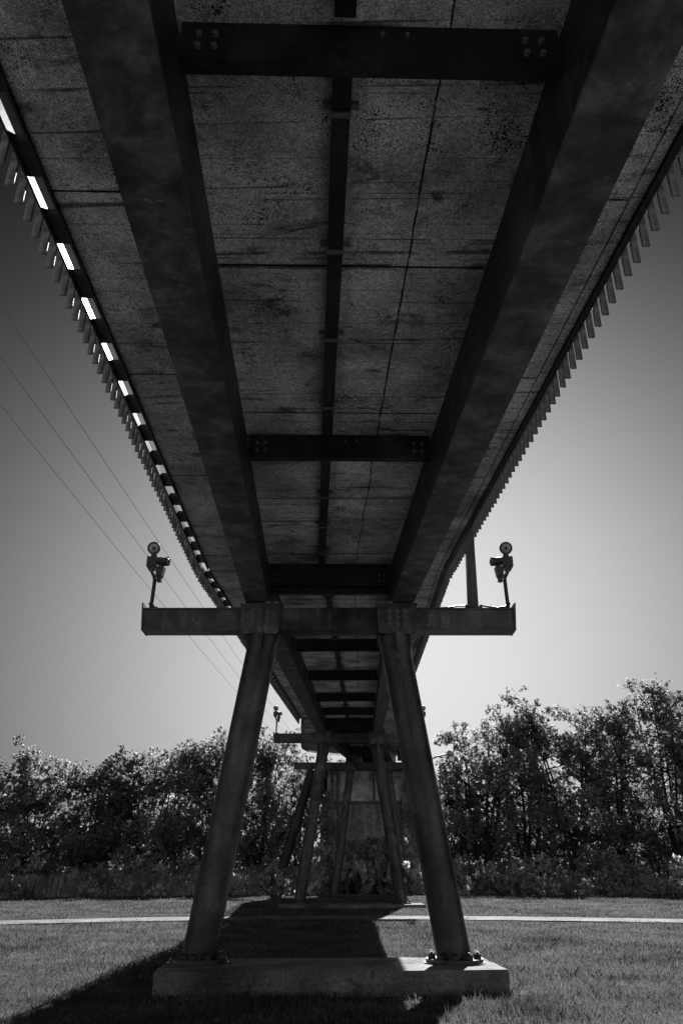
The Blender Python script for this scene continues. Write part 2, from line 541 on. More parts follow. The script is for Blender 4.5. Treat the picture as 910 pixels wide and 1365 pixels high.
def make_bent(cx, Y, zb, T, B, zfoot, larm, rarm, label, detail=True, bottoms=None):
    """zb: beam centre height, T/B: leg spacing at beam and foot"""
    root = empty('bridge_bent', (cx, Y, zfoot), label, 'bridge bent', 'steel bents carrying the footbridge')
    hb = .165; wb = .15
    # crossbeam: wide-flange shape closed like a box, bevelled ends
    bm = bmesh.new()
    x0, x1 = cx-larm, cx+rarm
    bmt = bmesh.new()
    tp = .05
    hexa(bm, [V(x0+.03,Y-wb+.02,zb-hb), V(x1-.03,Y-wb+.02,zb-hb), V(x1-.03,Y+wb-.02,zb-hb), V(x0+.03,Y+wb-.02,zb-hb),
              V(x0,Y-wb+.02,zb+hb-.02), V(x1,Y-wb+.02,zb+hb-.02), V(x1,Y+wb-.02,zb+hb-.02), V(x0,Y+wb-.02,zb+hb-.02)])
    bmt.free()
    beam = build('crossbeam', bm, M_BEAM, root, bevel=.008)
    bm = bmesh.new(); box(bm, x0-.0, x1+.0, Y-wb, Y+wb, zb+hb-.018, zb+hb); build('top_flange', bm, M_BEAM, beam, bevel=.003)
    bm = bmesh.new(); box(bm, x0+.04, x1-.04, Y-wb-.006, Y+wb+.006, zb-hb-.02, zb-hb-.002); build('bottom_flange', bm, M_BEAM, beam, bevel=.003)
    for sx, x in ((-1, x0), (1, x1)):
        bm = bmesh.new()
        xa, xb = (x-.012, x+.012)
        hexa(bm, [V(xa-sx*-0.0-sx*.03,Y-wb-.015,zb-hb-.025), V(xb-sx*.03,Y-wb-.015,zb-hb-.025), V(xb-sx*.03,Y+wb+.015,zb-hb-.025), V(xa-sx*.03,Y+wb+.015,zb-hb-.025),
                  V(xa,Y-wb-.015,zb+hb+.075), V(xb,Y-wb-.015,zb+hb+.075), V(xb,Y+wb+.015,zb+hb+.075), V(xa,Y+wb+.015,zb+hb+.075)])
        build('end_plate', bm, M_BEAM, beam)
    # weld seams and stiffener lines on the front web
    bm = bmesh.new()
    for x in (cx, x0+.34, x1-.10, x1-.55):
        box(bm, x-.005, x+.005, Y-wb+.010, Y-wb+.022, zb-hb+.01, zb+hb-.03)
    split(build('weld_seam', bm, M_BOLT, beam))
    for s in (-1, 1):
        gx = cx+s*(T/2-(.02 if Y < 20 else 0))
        # gusset box round the beam with bolt rosette
        bm = bmesh.new()
        gw = .30
        hexa(bm, [V(gx-gw+.02,Y-wb-.035,zb-hb-.06), V(gx+gw-.02,Y-wb-.035,zb-hb-.06), V(gx+gw-.02,Y-wb-.012,zb-hb-.06), V(gx-gw+.02,Y-wb-.012,zb-hb-.06),
                  V(gx-gw,Y-wb-.035,zb+hb+.035), V(gx+gw,Y-wb-.035,zb+hb+.035), V(gx+gw,Y-wb-.012,zb+hb+.035), V(gx-gw,Y-wb-.012,zb+hb+.035)])
        box(bm, gx-gw, gx+gw, Y+wb+.012, Y+wb+.035, zb-hb-.06, zb+hb+.035)
        box(bm, gx-gw-.012, gx+gw+.012, Y-wb-.05, Y+wb+.05, zb+hb+.037, zb+hb+.058)
        box(bm, gx-gw+.03, gx+gw-.03, Y-wb-.045, Y+wb+.045, zb-hb-.085, zb-hb-.062)
        gus = build('gusset_plate', bm, M_GUSSET, root, bevel=.007)
        bm = bmesh.new()
        for a in (-.115, 0, .115):
            for b_ in (-.10, 0, .10):
                hexbolt(bm, (gx+a, Y-wb-.035, zb-.005+b_), (0,-1,0), .036, .035)
        if detail:
            for dx in (gw*s*-1*.75, gw*s*-1*.35):
                tube(bm, [(gx+dx-.04, Y-wb-.02, zb+hb+.075), (gx+dx+.05, Y-wb-.02, zb+hb+.075)], .03, 10)
        split(build('bolt', bm, M_BOLT, gus))
        # bearing pads under the girders
        bm = bmesh.new()
        bx = cx + s*(GI+FL/2)
        bz = zb+hb+.06
        box(bm, bx-.2, bx+.2, Y-.13, Y+.13, bz, max(bz+.012, soffit(Y)-GD-.024))
        build('bearing', bm, M_BLACK, root, bevel=.004)
        # leg: leaning pipe
        top = V(gx-s*(.05 if Y < 20 else 0), Y, zb-hb-.085); foot = V(cx+s*B/2, Y, zfoot+.05)
        bm = bmesh.new()
        pts = [foot.lerp(top, k/14) for k in range(15)]
        tube(bm, pts, .222, 36)
        leg = build('leg', bm, M_LEG, root, autosmooth=True)
        # head stiffeners
        bm = bmesh.new()
        d = (foot-top).normalized()
        for ang in (0, 60, 120, 180, 240, 300):
            a = math.radians(ang+90)
            r1 = V(math.cos(a), math.sin(a), 0)
            side = r1.cross(V(0,0,1))*.008
            p_in = top + r1*.215; p_out = top + r1*(.33 if ang in (0,180) else .29)
            p_low = top + d*.30 + r1*.222
            z = V(0,0,-.002)
            vs = [p_in-side+z, p_out-side+z, p_out-side+z-V(0,0,.05), p_low-side]
            vt = [q+side*2 for q in vs]
            va = [bm.verts.new(q) for q in vs]; vb = [bm.verts.new(q) for q in vt]
            bm.faces.new(va); bm.faces.new(vb[::-1])
            for k in range(4): bm.faces.new((va[k], vb[k], vb[(k+1)%4], va[(k+1)%4]))
        split(build('head_stiffener', bm, M_LEG, leg))
        # weld seam rings
        bm = bmesh.new()
        bm2 = bmesh.new()
        for k in (.36,):
            c = foot.lerp(top, k); tube(bm, [c-d*.007, c+d*.007], .2245, 36)
        build('weld_ring', bm, M_LEG, leg, autosmooth=True)
        bm2.free()
        bm = bmesh.new()
        cyl(bm, V(foot.x, foot.y, zfoot+.012), (0,0,1), .37, .04, 40)
        cyl(bm, V(foot.x, foot.y, zfoot+.002), (0,0,1), .40, .01, 40)
        build('base_plate', bm, M_LEG, leg, autosmooth=True)
        bmn = bmesh.new()
        tube(bmn, [(0,0,0), (0,0,.012)], .05, 14)
        tube(bmn, [(0,0,.0125), (0,0,.055)], .05, 6)
        tube(bmn, [(0,0,.056), (0,0,.068)], [.046,.03], 10)
        tube(bmn, [(0,0,.069), (0,0,.08)], .02, 8)
        mn = D.meshes.new('anchor_bolt'); bmn.to_mesh(mn); bmn.free(); mn.materials.append(M_BLACK)
        lo = origin_of(leg)
        for k in range(10):
            a = 2*math.pi*(k+.35)/10
            o = D.objects.new('anchor_bolt', mn); COL.objects.link(o); o.parent = leg
            o.location = V(foot.x+math.cos(a)*.305, foot.y+math.sin(a)*.305, zfoot+.053)-lo
            o.rotation_euler = (0, 0, a*1.7)
    return root

Z = CAMH
make_bent(-.194, 11.5, 3.449+Z, 2.106, 3.30, .265, 2.84, 2.84, 'near bent of two leaning pipe legs on the large concrete footing in front')
make_bent(.339, 32.3, 4.789+Z, 2.106, 3.80, .17, 3.08, 3.04, 'middle bent with two pipe legs on the low footing just beyond the path')
make_bent(1.558, 46.0, 5.30+Z, 2.106, 3.83, .10, 4.25, 3.2, 'farthest bent, its legs rising from dark shrubs before the brick pier', detail=False)

# ------------------------------------------------------------------ footings
def footing(cx, cy, hx, hy, h, rot, label, side=0):
    root = empty('concrete_footing', (cx, cy, 0), label, 'footing', 'concrete footings under the bents', 0)
    bm = bmesh.new()
    R = Matrix.Translation((cx, cy, 0)) @ Matrix.Rotation(rot, 4, 'Z')
    nx, ny = 40, 12
    box(bm, -hx, hx, -hy, hy, -.35, h, R)
    bmesh.ops.subdivide_edges(bm, edges=[e for e in bm.edges], cuts=14, use_grid_fill=True)
    rnd = random.Random(3)
    for v in bm.verts:
        v.co += Vector((rnd.uniform(-1,1), rnd.uniform(-1,1), rnd.uniform(-1,1)))*.005
    return root, bm
r, bm = footing(-.14, 11.35, 2.10, .74, .265, math.radians(3.2), 'large chipped concrete footing under the near bent')
build('concrete_block', bm, M_CONC2, r, bevel=0)
r, bm = footing(.34, 32.2, 2.7, .75, .17, math.radians(1), 'low pale concrete footing under the middle bent beyond the path')
build('concrete_block', bm, M_CONC2, r)
r, bm = footing(1.56, 46.0, 2.5, .6, .10, 0, 'concrete footing hidden among shrubs under the farthest bent')
build('concrete_block', bm, M_CONC2, r)

# ------------------------------------------------------------------ floodlight masts on the beam ends
def lamp_mast(x, Y, zb, s, label, simple=False):
    """s=+1: side fittings towards +x"""
    root = empty('floodlight_mast', (x, Y, zb), label, 'floodlight', 'floodlight masts on the beam ends')
    P = lambda a, b, c: V(x+s*a, Y+b, zb+c)
    bm = bmesh.new()
    tube(bm, [P(0,0,0), P(.01,0,.30), P(.015,0,.50), P(-.01,0,.58), P(-.05,0,.66), P(-.05,0,.70)], .030, 12)
    pole = build('pole', bm, M_BLACK, root, autosmooth=True)
    bm = bmesh.new()
    box(bm, x-.05, x+.05, Y-.07, Y+.07, zb, zb+.02)
    tube(bm, [P(.02,-.03,.0), P(.05,-.05,.07), P(-.02,-.05,.10)], .02, 8)
    tube(bm, [P(.02,-.03,.05), P(.11,-.05,.03)], .018, 8)
    build('clamp', bm, M_BLACK, pole)
    bm = bmesh.new()
    box(bm, *sorted((x+s*-.13, x+s*.03)), Y-.06, Y+.07, zb+.715, zb+.88)
    box(bm, *sorted((x+s*-.10, x+s*.0)), Y-.05, Y+.06, zb+.665, zb+.713)
    jb = build('junction_box', bm, M_BLACK, root, bevel=.012)
    # round lamp on top, facing forward
    def round_head(c, ax, r, parent):
        ax = Vector(ax).normalized()
        bm = bmesh.new()
        tube(bm, [c-ax*.10, c-ax*.08, c-ax*.02, c+ax*.05, c+ax*.052], [r*.45, r*.75, r, r*1.05, r*1.05], 24)
        h = build('lamp_head', bm, M_BLACK, parent, autosmooth=True)
        bm = bmesh.new()
        tube(bm, [c+ax*.053, c+ax*.06], [r*.74, r*.62], 24)
        build('lens', bm, M_GLASS, h, autosmooth=True)
        bm = bmesh.new(); tube(bm, [c+ax*.061, c+ax*.072], [r*.28, r*.22], 14); build('bulb_cap', bm, M_BLACK, h)
        if False:
            bm = bmesh.new()
            for k in range(12):
                a = 2*math.pi*k/12
                u, w = frame(ax)
                q = c+ax*.03+(u*math.cos(a)+w*math.sin(a))*r*1.04
                tube(bm, [q-ax*.02, q+ax*.02], .012, 6)
            build('rim', bm, M_BLACK, h)
        return h
    round_head(P(-.04, -.02, 1.03), (s*.1, -1, -.35), .098, root)
    bm = bmesh.new(); tube(bm, [P(-.04, 0, .89), P(-.04, 0, .96)], .045, 12); build('neck', bm, M_BLACK, root)
    # arm to the side with a second round lamp and a box flood hanging
    bm = bmesh.new()
    tube(bm, [P(.02,0,.82), P(.08,0,.825), P(.12,-.01,.81)], .062, 12)
    tube(bm, [P(.09,0,.80), P(.09,0,.70)], .04, 10)
    build('arm', bm, M_BLACK, root, autosmooth=True)
    round_head(P(.155, -.02, .80), (s*.96, -.25, -.05), .068, root)
    bm = bmesh.new()
    hexa(bm, [P(.04,-.07,.56), P(.13,-.07,.55), P(.13,.06,.55), P(.04,.06,.56),
              P(.025,-.08,.70), P(.155,-.08,.71), P(.155,.07,.71), P(.025,.07,.70)])
    fl = build('flood_box', bm, M_BLACK, root, bevel=.01)
    bm = bmesh.new()
    box(bm, *sorted((x+s*.055, x+s*.12)), Y-.05, Y+.04, zb+.47, zb+.552)
    build('shade', bm, M_BLACK, fl, bevel=.006)
    bm = bmesh.new()
    tube(bm, [P(-.05,-.05,.67), P(0,-.09,.60), P(.06,-.10,.51), P(.08,-.08,.49)], .014, 8)
    build('cable', bm, M_BOLT, pole, autosmooth=True)

zt1 = 3.449+Z+.165
lamp_mast(-.194-2.84+.09, 11.5, zt1, 1, 'floodlight mast on the left end of the near crossbeam, lamps leaning right')
lamp_mast(-.194+2.84-.07, 11.5, zt1, -1, 'floodlight mast on the right end of the near crossbeam beside the tall post')
zt2 = 4.789+Z+.165
lamp_mast(.339-3.08+.09, 32.3, zt2, 1, 'small distant floodlight mast on the left end of the middle crossbeam', True)
lamp_mast(.339+3.04-.07, 32.3, zt2, -1, 'small distant floodlight mast partly behind the near right leg', True)

# tall square post on the near beam, right
root = empty('steel_post', (2.02, 11.5, zt1), 'tall grey tapered steel post standing on the near crossbeam behind the right pickets', 'post')
bm = bmesh.new()
hexa(bm, [V(1.955,11.43,zt1+.01), V(2.105,11.43,zt1+.01), V(2.105,11.58,zt1+.01), V(1.955,11.58,zt1+.01),
          V(2.02,11.44,zt1+2.3), V(2.13,11.44,zt1+2.3), V(2.13,11.57,zt1+2.3), V(2.02,11.57,zt1+2.3)])
build('shaft', bm, M_LEG, root, bevel=.02)
bm = bmesh.new()
cyl(bm, V(2.03,11.5,zt1), (0,0,1), .15, .03, 20)
for a in (-.11, .11): cyl(bm, V(2.03+a,11.42,zt1+.03), (0,0,1), .022, .035, 8)
build('base_plate', bm, M_BLACK, root)
bm = bmesh.new()
tube(bm, [V(1.93,11.42,zt1+.05), V(1.78,11.41,zt1+.05), V(1.66,11.41,zt1+.02), V(1.50,11.41,zt1+.015)], .014, 8)
tube(bm, [V(2.12,11.42,zt1+.06), V(2.25,11.41,zt1+.035), V(2.38,11.41,zt1+.016), V(2.50,11.41,zt1+.03), V(2.57,11.44,zt1+.09)], .014, 8)
build('cable', bm, M_BLACK, root, autosmooth=True)

# horizontal arm light beyond the right leg
root = empty('arm_lamp', (4.76, 46.0, 6.9), 'thin sideways arm lamp sticking out right of the far crossbeam', 'lamp')
bm = bmesh.new(); tube(bm, [V(4.70,46,6.83), V(5.4,46,7.15), V(6.2,46,7.33)], .045, 8); build('arm', bm, M_BLACK, root)
bm = bmesh.new(); tube(bm, [V(6.14,45.8,7.33), V(6.14,46.1,7.33)], [.15,.12], 12); build('lamp_head', bm, M_BLACK, root)
bm = bmesh.new(); tube(bm, [V(6.14,45.79,7.33), V(6.14,45.77,7.33)], .10, 12); build('lens', bm, M_GLASS, root)

# leaning strut in the trees
root = empty('leaning_pipe', (-3.6, 47.5, 0), 'dark pipe strut with a collar, leaning among the trees left of the middle bent', 'pipe strut')
a, b_ = V(-3.68, 47.5, .0), V(-1.72, 47.5, 6.6)
bm = bmesh.new(); tube(bm, [a.lerp(b_, k/6) for k in range(7)], .27, 24); build('pipe', bm, M_DARK, root, autosmooth=True)
bm = bmesh.new(); d = (b_-a).normalized(); c = a.lerp(b_, .56); tube(bm, [c-d*.25, c+d*.25], .34, 24); tube(bm, [c-d*.34, c-d*.27], .38, 24); build('collar', bm, M_BLACK, root, autosmooth=True)

# ------------------------------------------------------------------ wide landing beyond the middle bent
zl = soffit(40)+.02
root = empty('landing_deck', (1.5, 42, soffit(42)), 'wide rounded concrete landing beyond the middle bent where the deck turns right', 'bridge landing')
outl = [(-1.62,32.45),(-1.75,36),(-1.98,40),(-2.2,44),(-2.25,46.5),(-2.0,48.6),(-1.2,50.2),(.2,51),(2.5,51.4),(4.3,51.5)]
inr = [(4.6,50.5),(4.5,47),(4.0,43),(3.4,39),(2.75,35.5),(2.22,32.45)]
poly = outl+inr
def PZ(x, y, h): return V(x, y, soffit(min(y, 50))+h)
bm = bmesh.new()
lo_ = [bm.verts.new(PZ(x, y, .012)) for x, y in poly]; hi_ = [bm.verts.new(PZ(x, y, .25)) for x, y in poly]
bm.faces.new(lo_[::-1]); bm.faces.new(hi_)
for k in range(len(poly)):
    k2 = (k+1) % len(poly); bm.faces.new((lo_[k], lo_[k2], hi_[k2], hi_[k]))
bmesh.ops.triangulate(bm, faces=[f for f in bm.faces if len(f.verts) > 4])
build('deck_slab', bm, M_CONC, root)
bm = bmesh.new()
for seg in (outl, inr):
    for (xa, ya), (xb, yb) in zip(seg, seg[1:]):
        a, b_ = PZ(xa, ya, 0), PZ(xb, yb, 0)
        d = (b_-a); nrm = V(d.y, -d.x, 0).normalized()*-.04
        def q(p, h0): return [p+V(0,0,h0)+nrm*.2, p+V(0,0,h0)+nrm]
        A0, A1 = q(a, .03); B0, B1 = q(b_, .03)
        up = V(0,0,.24)
        hexa(bm, [A0, A1, B1, B0, A0+up, A1+up, B1+up, B0+up])
build('edge_channel', bm, M_CONC, root)
def along(seg, step):
    out = []; carry = 0
    for (xa, ya), (xb, yb) in zip(seg, seg[1:]):
        L = math.hypot(xb-xa, yb-ya); s = carry
        while s < L:
            out.append((xa+(xb-xa)*s/L, ya+(yb-ya)*s/L)); s += step
        carry = s-L
    return out
for seg, lab in ((outl, 'picket railing round the left edge of the rounded landing'), (inr, 'picket railing on the right edge of the rounded landing')):
    rr = empty('railing', PZ(seg[3][0], seg[3][1], .25), lab, 'railing', 'picket railings along the deck edges')
    bm = bmesh.new()
    for x, y in along(seg, .16):
        M = Matrix.Translation(PZ(x, y, 0)); box(bm, -.03, .03, -.015, .015, -.1, 1.15, M)
    o = build('pickets', bm, M_PICKL, rr); o['kind'] = 'stuff'
    bm = bmesh.new()
    for x, y in along(seg, 1.6):
        M = Matrix.Translation(PZ(x, y, 0)); box(bm, -.05, .05, .02, .11, .25, 1.8, M)
    split(build('post', bm, M_BLACK, rr))
    bm = bmesh.new(); pp = [PZ(x, y, 1.17) for x, y in seg]
    tube(bm, pp, .04, 8); tube(bm, [p+V(0,0,.6) for p in pp], .03, 8); build('handrail', bm, M_BLACK, rr)
# dark control cabinet under the landing
root = empty('control_cabinet', (3.75, 45.2, 5.6+Z), 'black metal cabinet hanging under the landing right of the far bent', 'cabinet')
bm = bmesh.new(); box(bm, 3.15, 4.17, 45.0, 45.6, 6.88, 7.62); cb_ = build('case', bm, M_BLACK, root, bevel=.03)
for xa in (3.2, 3.67): bm = bmesh.new(); box(bm, xa, xa+.45, 44.975, 44.997, 6.94, 7.56); build('door', bm, M_BLACK, root)
bm = bmesh.new(); box(bm, 3.25, 3.31, 45.2, 45.3, 7.61, 7.9); box(bm, 4.0, 4.06, 45.2, 45.3, 7.61, 7.9); split(build('hanger', bm, M_BOLT, root))

# ------------------------------------------------------------------ old brick pier
m, nt, b, out = new_mat('old_brick')
p = geo_pos(nt)
pb = mapping(nt, p, (1,1,1), (math.radians(90),0,0))
bk = nt.nodes.new('ShaderNodeTexBrick'); nt.links.new(pb, bk.inputs['Vector'])
bk.inputs['Scale'].default_value = 1.0; bk.inputs['Brick Width'].default_value = .30; bk.inputs['Row Height'].default_value = .10
bk.inputs['Mortar Size'].default_value = .014; bk.inputs['Color1'].default_value = (.40,.40,.40,1); bk.inputs['Color2'].default_value = (.20,.20,.20,1); bk.inputs['Mortar'].default_value = (.22,.22,.22,1)
st = ramp(nt, noise(nt, mapping(nt, p, (3, 3, .35)), 1.0, 5, .7), [(.3, .35), (.5, .9), (.7, 1.5)])
mxx = nt.nodes.new('ShaderNodeMix'); mxx.data_type = 'RGBA'; mxx.blend_type = 'MULTIPLY'; mxx.inputs[0].default_value = 1
nt.links.new(bk.outputs['Color'], mxx.inputs[6]); nt.links.new(st, mxx.inputs[7]); nt.links.new(mxx.outputs[2], b.inputs['Base Color'])
b.inputs['Roughness'].default_value = .9; bump(nt, b, math_(nt, 'ADD', bk.outputs['Fac'], noise(nt, p, 12, 4)), .5, .03)
M_BRICK = m
M_PIER = concrete_mat('pier_concrete', .50, False, .7, .4, 1.2)
root = empty('brick_pier', (2, 53.5, 0), 'old weathered brick pier with a stone ledge and streaks, carrying the deck end', 'brick pier')
bm = bmesh.new(); box(bm, -1.0, 5.1, 53, 56, -.3, 5.15); build('lower_wall', bm, M_BRICK, root)
bm = bmesh.new(); box(bm, -1.15, 5.25, 52.85, 56, 5.153, 5.30); build('ledge', bm, M_CONC2, root)
bm = bmesh.new(); box(bm, -.9, 5.0, 53.05, 56, 5.303, 7.15); build('upper_wall', bm, M_PIER, root)
for x in (-.62, -.25):
    bm = bmesh.new(); box(bm, x-.09, x+.09, 52.92, 53.046, 5.303, 7.1); build('pilaster', bm, M_CONC2, root)
    bm = bmesh.new(); box(bm, x-.07, x+.07, 52.9, 52.996, 0, 5.15); build('drain_pipe', bm, M_CONC2, root)
bm = bmesh.new(); box(bm, -1.3, 5.4, 52.6, 56, 7.153, 7.42); build('coping', bm, M_BLACK, root)
# conduits on face
bm = bmesh.new(); 
for x in (2.1, 3.3): tube(bm, [V(x,52.99,5.3), V(x,52.99,7.1)], .05, 8)
split(build('conduit', bm, M_BLACK, root))

# ------------------------------------------------------------------ ground, path
def grid_ground():
    bm = bmesh.new()
    ys = list(np.linspace(-12, 70, 165)) + [90, 130, 200, 400, 900, 2500]
    xs = [-2500, -600, -200, -90] + list(np.linspace(-45, 45, 121)) + [90, 200, 600, 2500]
    ys = [-2500, -400, -60] + ys
    vv = [[bm.verts.new((x, y, gz(x, y))) for x in xs] for y in ys]
    for j in range(len(ys)-1):
        for k in range(len(xs)-1):
            bm.faces.new((vv[j][k], vv[j][k+1], vv[j+1][k+1], vv[j+1][k]))
    return bm
def gz(x, y):
    if abs(x) > 100 or y < -20 or y > 120: return -.05
    h = .02*math.sin(x*.35+1)*math.sin(y*.27) + .012*math.sin(x*1.3+y*.9)
    pc = path_c(x)
    k = min(1, abs(y-pc)/2.0)
    h *= k
    if y > pc+1: h += .10*min(1, max(0, (y-pc-1)/8))*(.5+.5*math.sin(x*.12+.6))
    return h
def path_c(x): return 26.3 - (.028 if x < 0 else .018)*min(x*x, 500)
def path_ok(): pass
m, nt, b, out = new_mat('soil_grass')
p = geo_pos(nt)
n1 = noise(nt, p, .5, 5, .6); n2 = noise(nt, p, 22, 5, .75); n3 = noise(nt, p, 3.1, 4, .65)
c = math_(nt, 'MULTIPLY', math_(nt, 'MULTIPLY', ramp(nt, n1, [(.3,.75),(.7,1.25)]), ramp(nt, n2, [(.35,.35),(.65,1.7)])), ramp(nt, n3, [(.3,.7),(.7,1.3)]))
c = math_(nt, 'MULTIPLY', c, .045)
cc = nt.nodes.new('ShaderNodeCombineColor')
for i in range(3): nt.links.new(c, cc.inputs[i])
nt.links.new(cc.outputs[0], b.inputs['Base Color']); b.inputs['Roughness'].default_value = .95; b.inputs['Specular IOR Level'].default_value = .1
bump(nt, b, n2, .8, .06)
g = build('ground', grid_ground(), m); g['kind'] = 'structure'
for pl in g.data.polygons: pl.use_smooth = True
M_PATH = concrete_mat('path_concrete', .12, False, .3)
bm = bmesh.new()
hwid = .95
xs = np.linspace(-45, 45, 91)
prev = None
for x in xs:
    y = path_c(x)
    z = .028
    ring = [bm.verts.new((x, y-hwid, -.05)), bm.verts.new((x, y-hwid, z)), bm.verts.new((x, y+hwid, z)), bm.verts.new((x, y+hwid, -.05))]
    if prev:
        for k in range(3): bm.faces.new((prev[k], prev[k+1], ring[k+1], ring[k]))
    prev = ring
pt = build('path', bm, M_PATH); pt['kind'] = 'structure'
# unseen pale slab behind the camera, added to bounce sunlight onto the deck underside
bm = bmesh.new(); box(bm, -40, 40, -60, -2.5, -.2, .06)
pt = build('bounce_pavement', bm, concrete_mat('bounce_concrete', .24, False, .3)); pt['kind'] = 'structure'

# ------------------------------------------------------------------ foliage makers
def quads_mesh(name, C, U, W, mat, norm=None):
    """C centres (n,3), U half-length vec, W half-width vec -> leaf quads (diamond shaped)"""
    n = len(C)
    v = np.empty((n, 4, 3), np.float32)
    v[:,0] = C-U; v[:,1] = C+W-U*.1; v[:,2] = C+U; v[:,3] = C-W-U*.1
    me = D.meshes.new(name)
    me.vertices.add(n*4); me.loops.add(n*4); me.polygons.add(n)
    me.vertices.foreach_set('co', v.reshape(-1))
    me.loops.foreach_set('vertex_index', np.arange(n*4, dtype=np.int32))
    me.polygons.foreach_set('loop_start', np.arange(0, n*4, 4, dtype=np.int32))
    me.polygons.foreach_set('loop_total', np.full(n, 4, np.int32))
    me.update(); me.validate()
    me.materials.append(mat)
    return me

def rand_unit(rng, n):
    a = rng.normal(size=(n,3)); return a/np.linalg.norm(a, axis=1, keepdims=True)

def leaves(rng, C, size, mat, name='crown', droop=.3):
    n = len(C)
    d = rand_unit(rng, n); d[:,2] -= droop; d /= np.linalg.norm(d, axis=1, keepdims=True)
    e = rand_unit(rng, n); w = np.cross(d, e); w /= np.linalg.norm(w, axis=1, keepdims=True)
    s = size*rng.uniform(.45, 1.5, size=(n,1))
    return quads_mesh(name, C, d*s, w*s*.55, mat)

def blob_points(rng, blobs, per):
    """leaves gathered on sprigs, sprigs spread through the blobs"""
    out = []
    for (c, r) in blobs:
        k = max(3, int(per*(r**2)/11))
        d = rand_unit(rng, k)
        rad = r*rng.uniform(.25, 1.05, size=(k,1))**.7
        sp = np.array(c)+d*rad*np.array([1,1,.85])
        m = 11
        ax = rand_unit(rng, k)*rng.uniform(.05, .20, size=(k,1)); ax[:,2] *= .6
        t = rng.uniform(-1, 1, size=(k, m, 1))
        L = sp[:,None,:]+ax[:,None,:]*t+rng.normal(0, .045, size=(k, m, 3))
        out.append(L.reshape(-1, 3))
    P = np.concatenate(out)
    cell = np.floor(P/.45).astype(int)
    hsh = (cell[:,0]*73856093 ^ cell[:,1]*19349663 ^ cell[:,2]*83492791) & 1023
    return P[hsh > 200]

def limb(bm, pts, r0, r1, n=7):
    rr = [r0+(r1-r0)*k/(len(pts)-1) for k in range(len(pts))]
    tube(bm, pts, rr, n)

def make_tree(name, seed, H, Wd, stems, airy, per, leaf, base=.25):
    rng = np.random.default_rng(seed); rnd = random.Random(seed)
    bm = bmesh.new(); blobs = []
    for s in range(stems):
        ang = rnd.uniform(0, 2*math.pi); sp = rnd.uniform(.15, .5)*Wd
        top = V(math.cos(ang)*sp, math.sin(ang)*sp*.7, H*rnd.uniform(.80, .97))
        b0 = V(math.cos(ang)*.15, math.sin(ang)*.15, -.3)
        K = 9; pts = []
        wob = V(0,0,0)
        for k in range(K+1):
            t = k/K
            wob += V(rnd.uniform(-.12,.12), rnd.uniform(-.12,.12), 0)
            q = b0.lerp(top, t); q.x = b0.x+(top.x-b0.x)*t**1.3; q.y = b0.y+(top.y-b0.y)*t**1.3
            pts.append(q+wob*(1 if k < K else 1))
        limb(bm, pts, rnd.uniform(.08,.13)*H/9, .02)
        nb = 15 if airy else 8
        for k in range(nb):
            t = rnd.uniform(base+.08, 1.0); idx = min(K-1, int(t*K)); q = pts[idx].lerp(pts[idx+1], t*K-idx)
            a = rnd.uniform(0, 2*math.pi); L = rnd.uniform(.5, 1.0)*Wd*.42*(1.15-t*.55)
            e = q+V(math.cos(a)*L, math.sin(a)*L, rnd.uniform(.3,.9)*L)
            m1 = q.lerp(e, .5)+V(0,0,-.08*L)
            limb(bm, [q, m1, e], .035*H/9*1.2, .012, 5)
            r = rnd.uniform(.5, .95)*Wd*.18*(1.1 if not airy else .76)
            blobs.append((tuple(e), r))
            blobs.append((tuple(m1+V(rnd.uniform(-.3,.3), rnd.uniform(-.3,.3), rnd.uniform(-.2,.4))), r*.75))
            for _ in range(2):
                f = e+V(rnd.uniform(-1,1), rnd.uniform(-1,1), rnd.uniform(-.6,.9))*r*1.1
                blobs.append((tuple(f), r*rnd.uniform(.35,.6)))
                limb(bm, [e, f], .014, .006, 4)
        blobs.append((tuple(pts[-1]), Wd*.13)); blobs.append((tuple(pts[-2]), Wd*.15))
    P = blob_points(rng, blobs, per)
    crown = leaves(rng, P, leaf, M_LEAF)
    bmesh.ops.recalc_face_normals(bm, faces=bm.faces)
    tm = D.meshes.new('trunk'); bm.to_mesh(tm); bm.free(); tm.materials.append(M_BARK)
    return tm, crown

def place_tree(kind, x, y, s, rz, label, cat='tree', group=None, name='broadleaf_tree', sz=None):
    tm, cm = kind
    y += verge(x)
    r = empty(name, (x, y, 0), label, cat, group, rz)
    r.scale = (s, s, sz or s)
    o = D.objects.new('trunk', tm); COL.objects.link(o); o.parent = r
    o = D.objects.new('crown', cm); COL.objects.link(o); o.parent = r
    return r

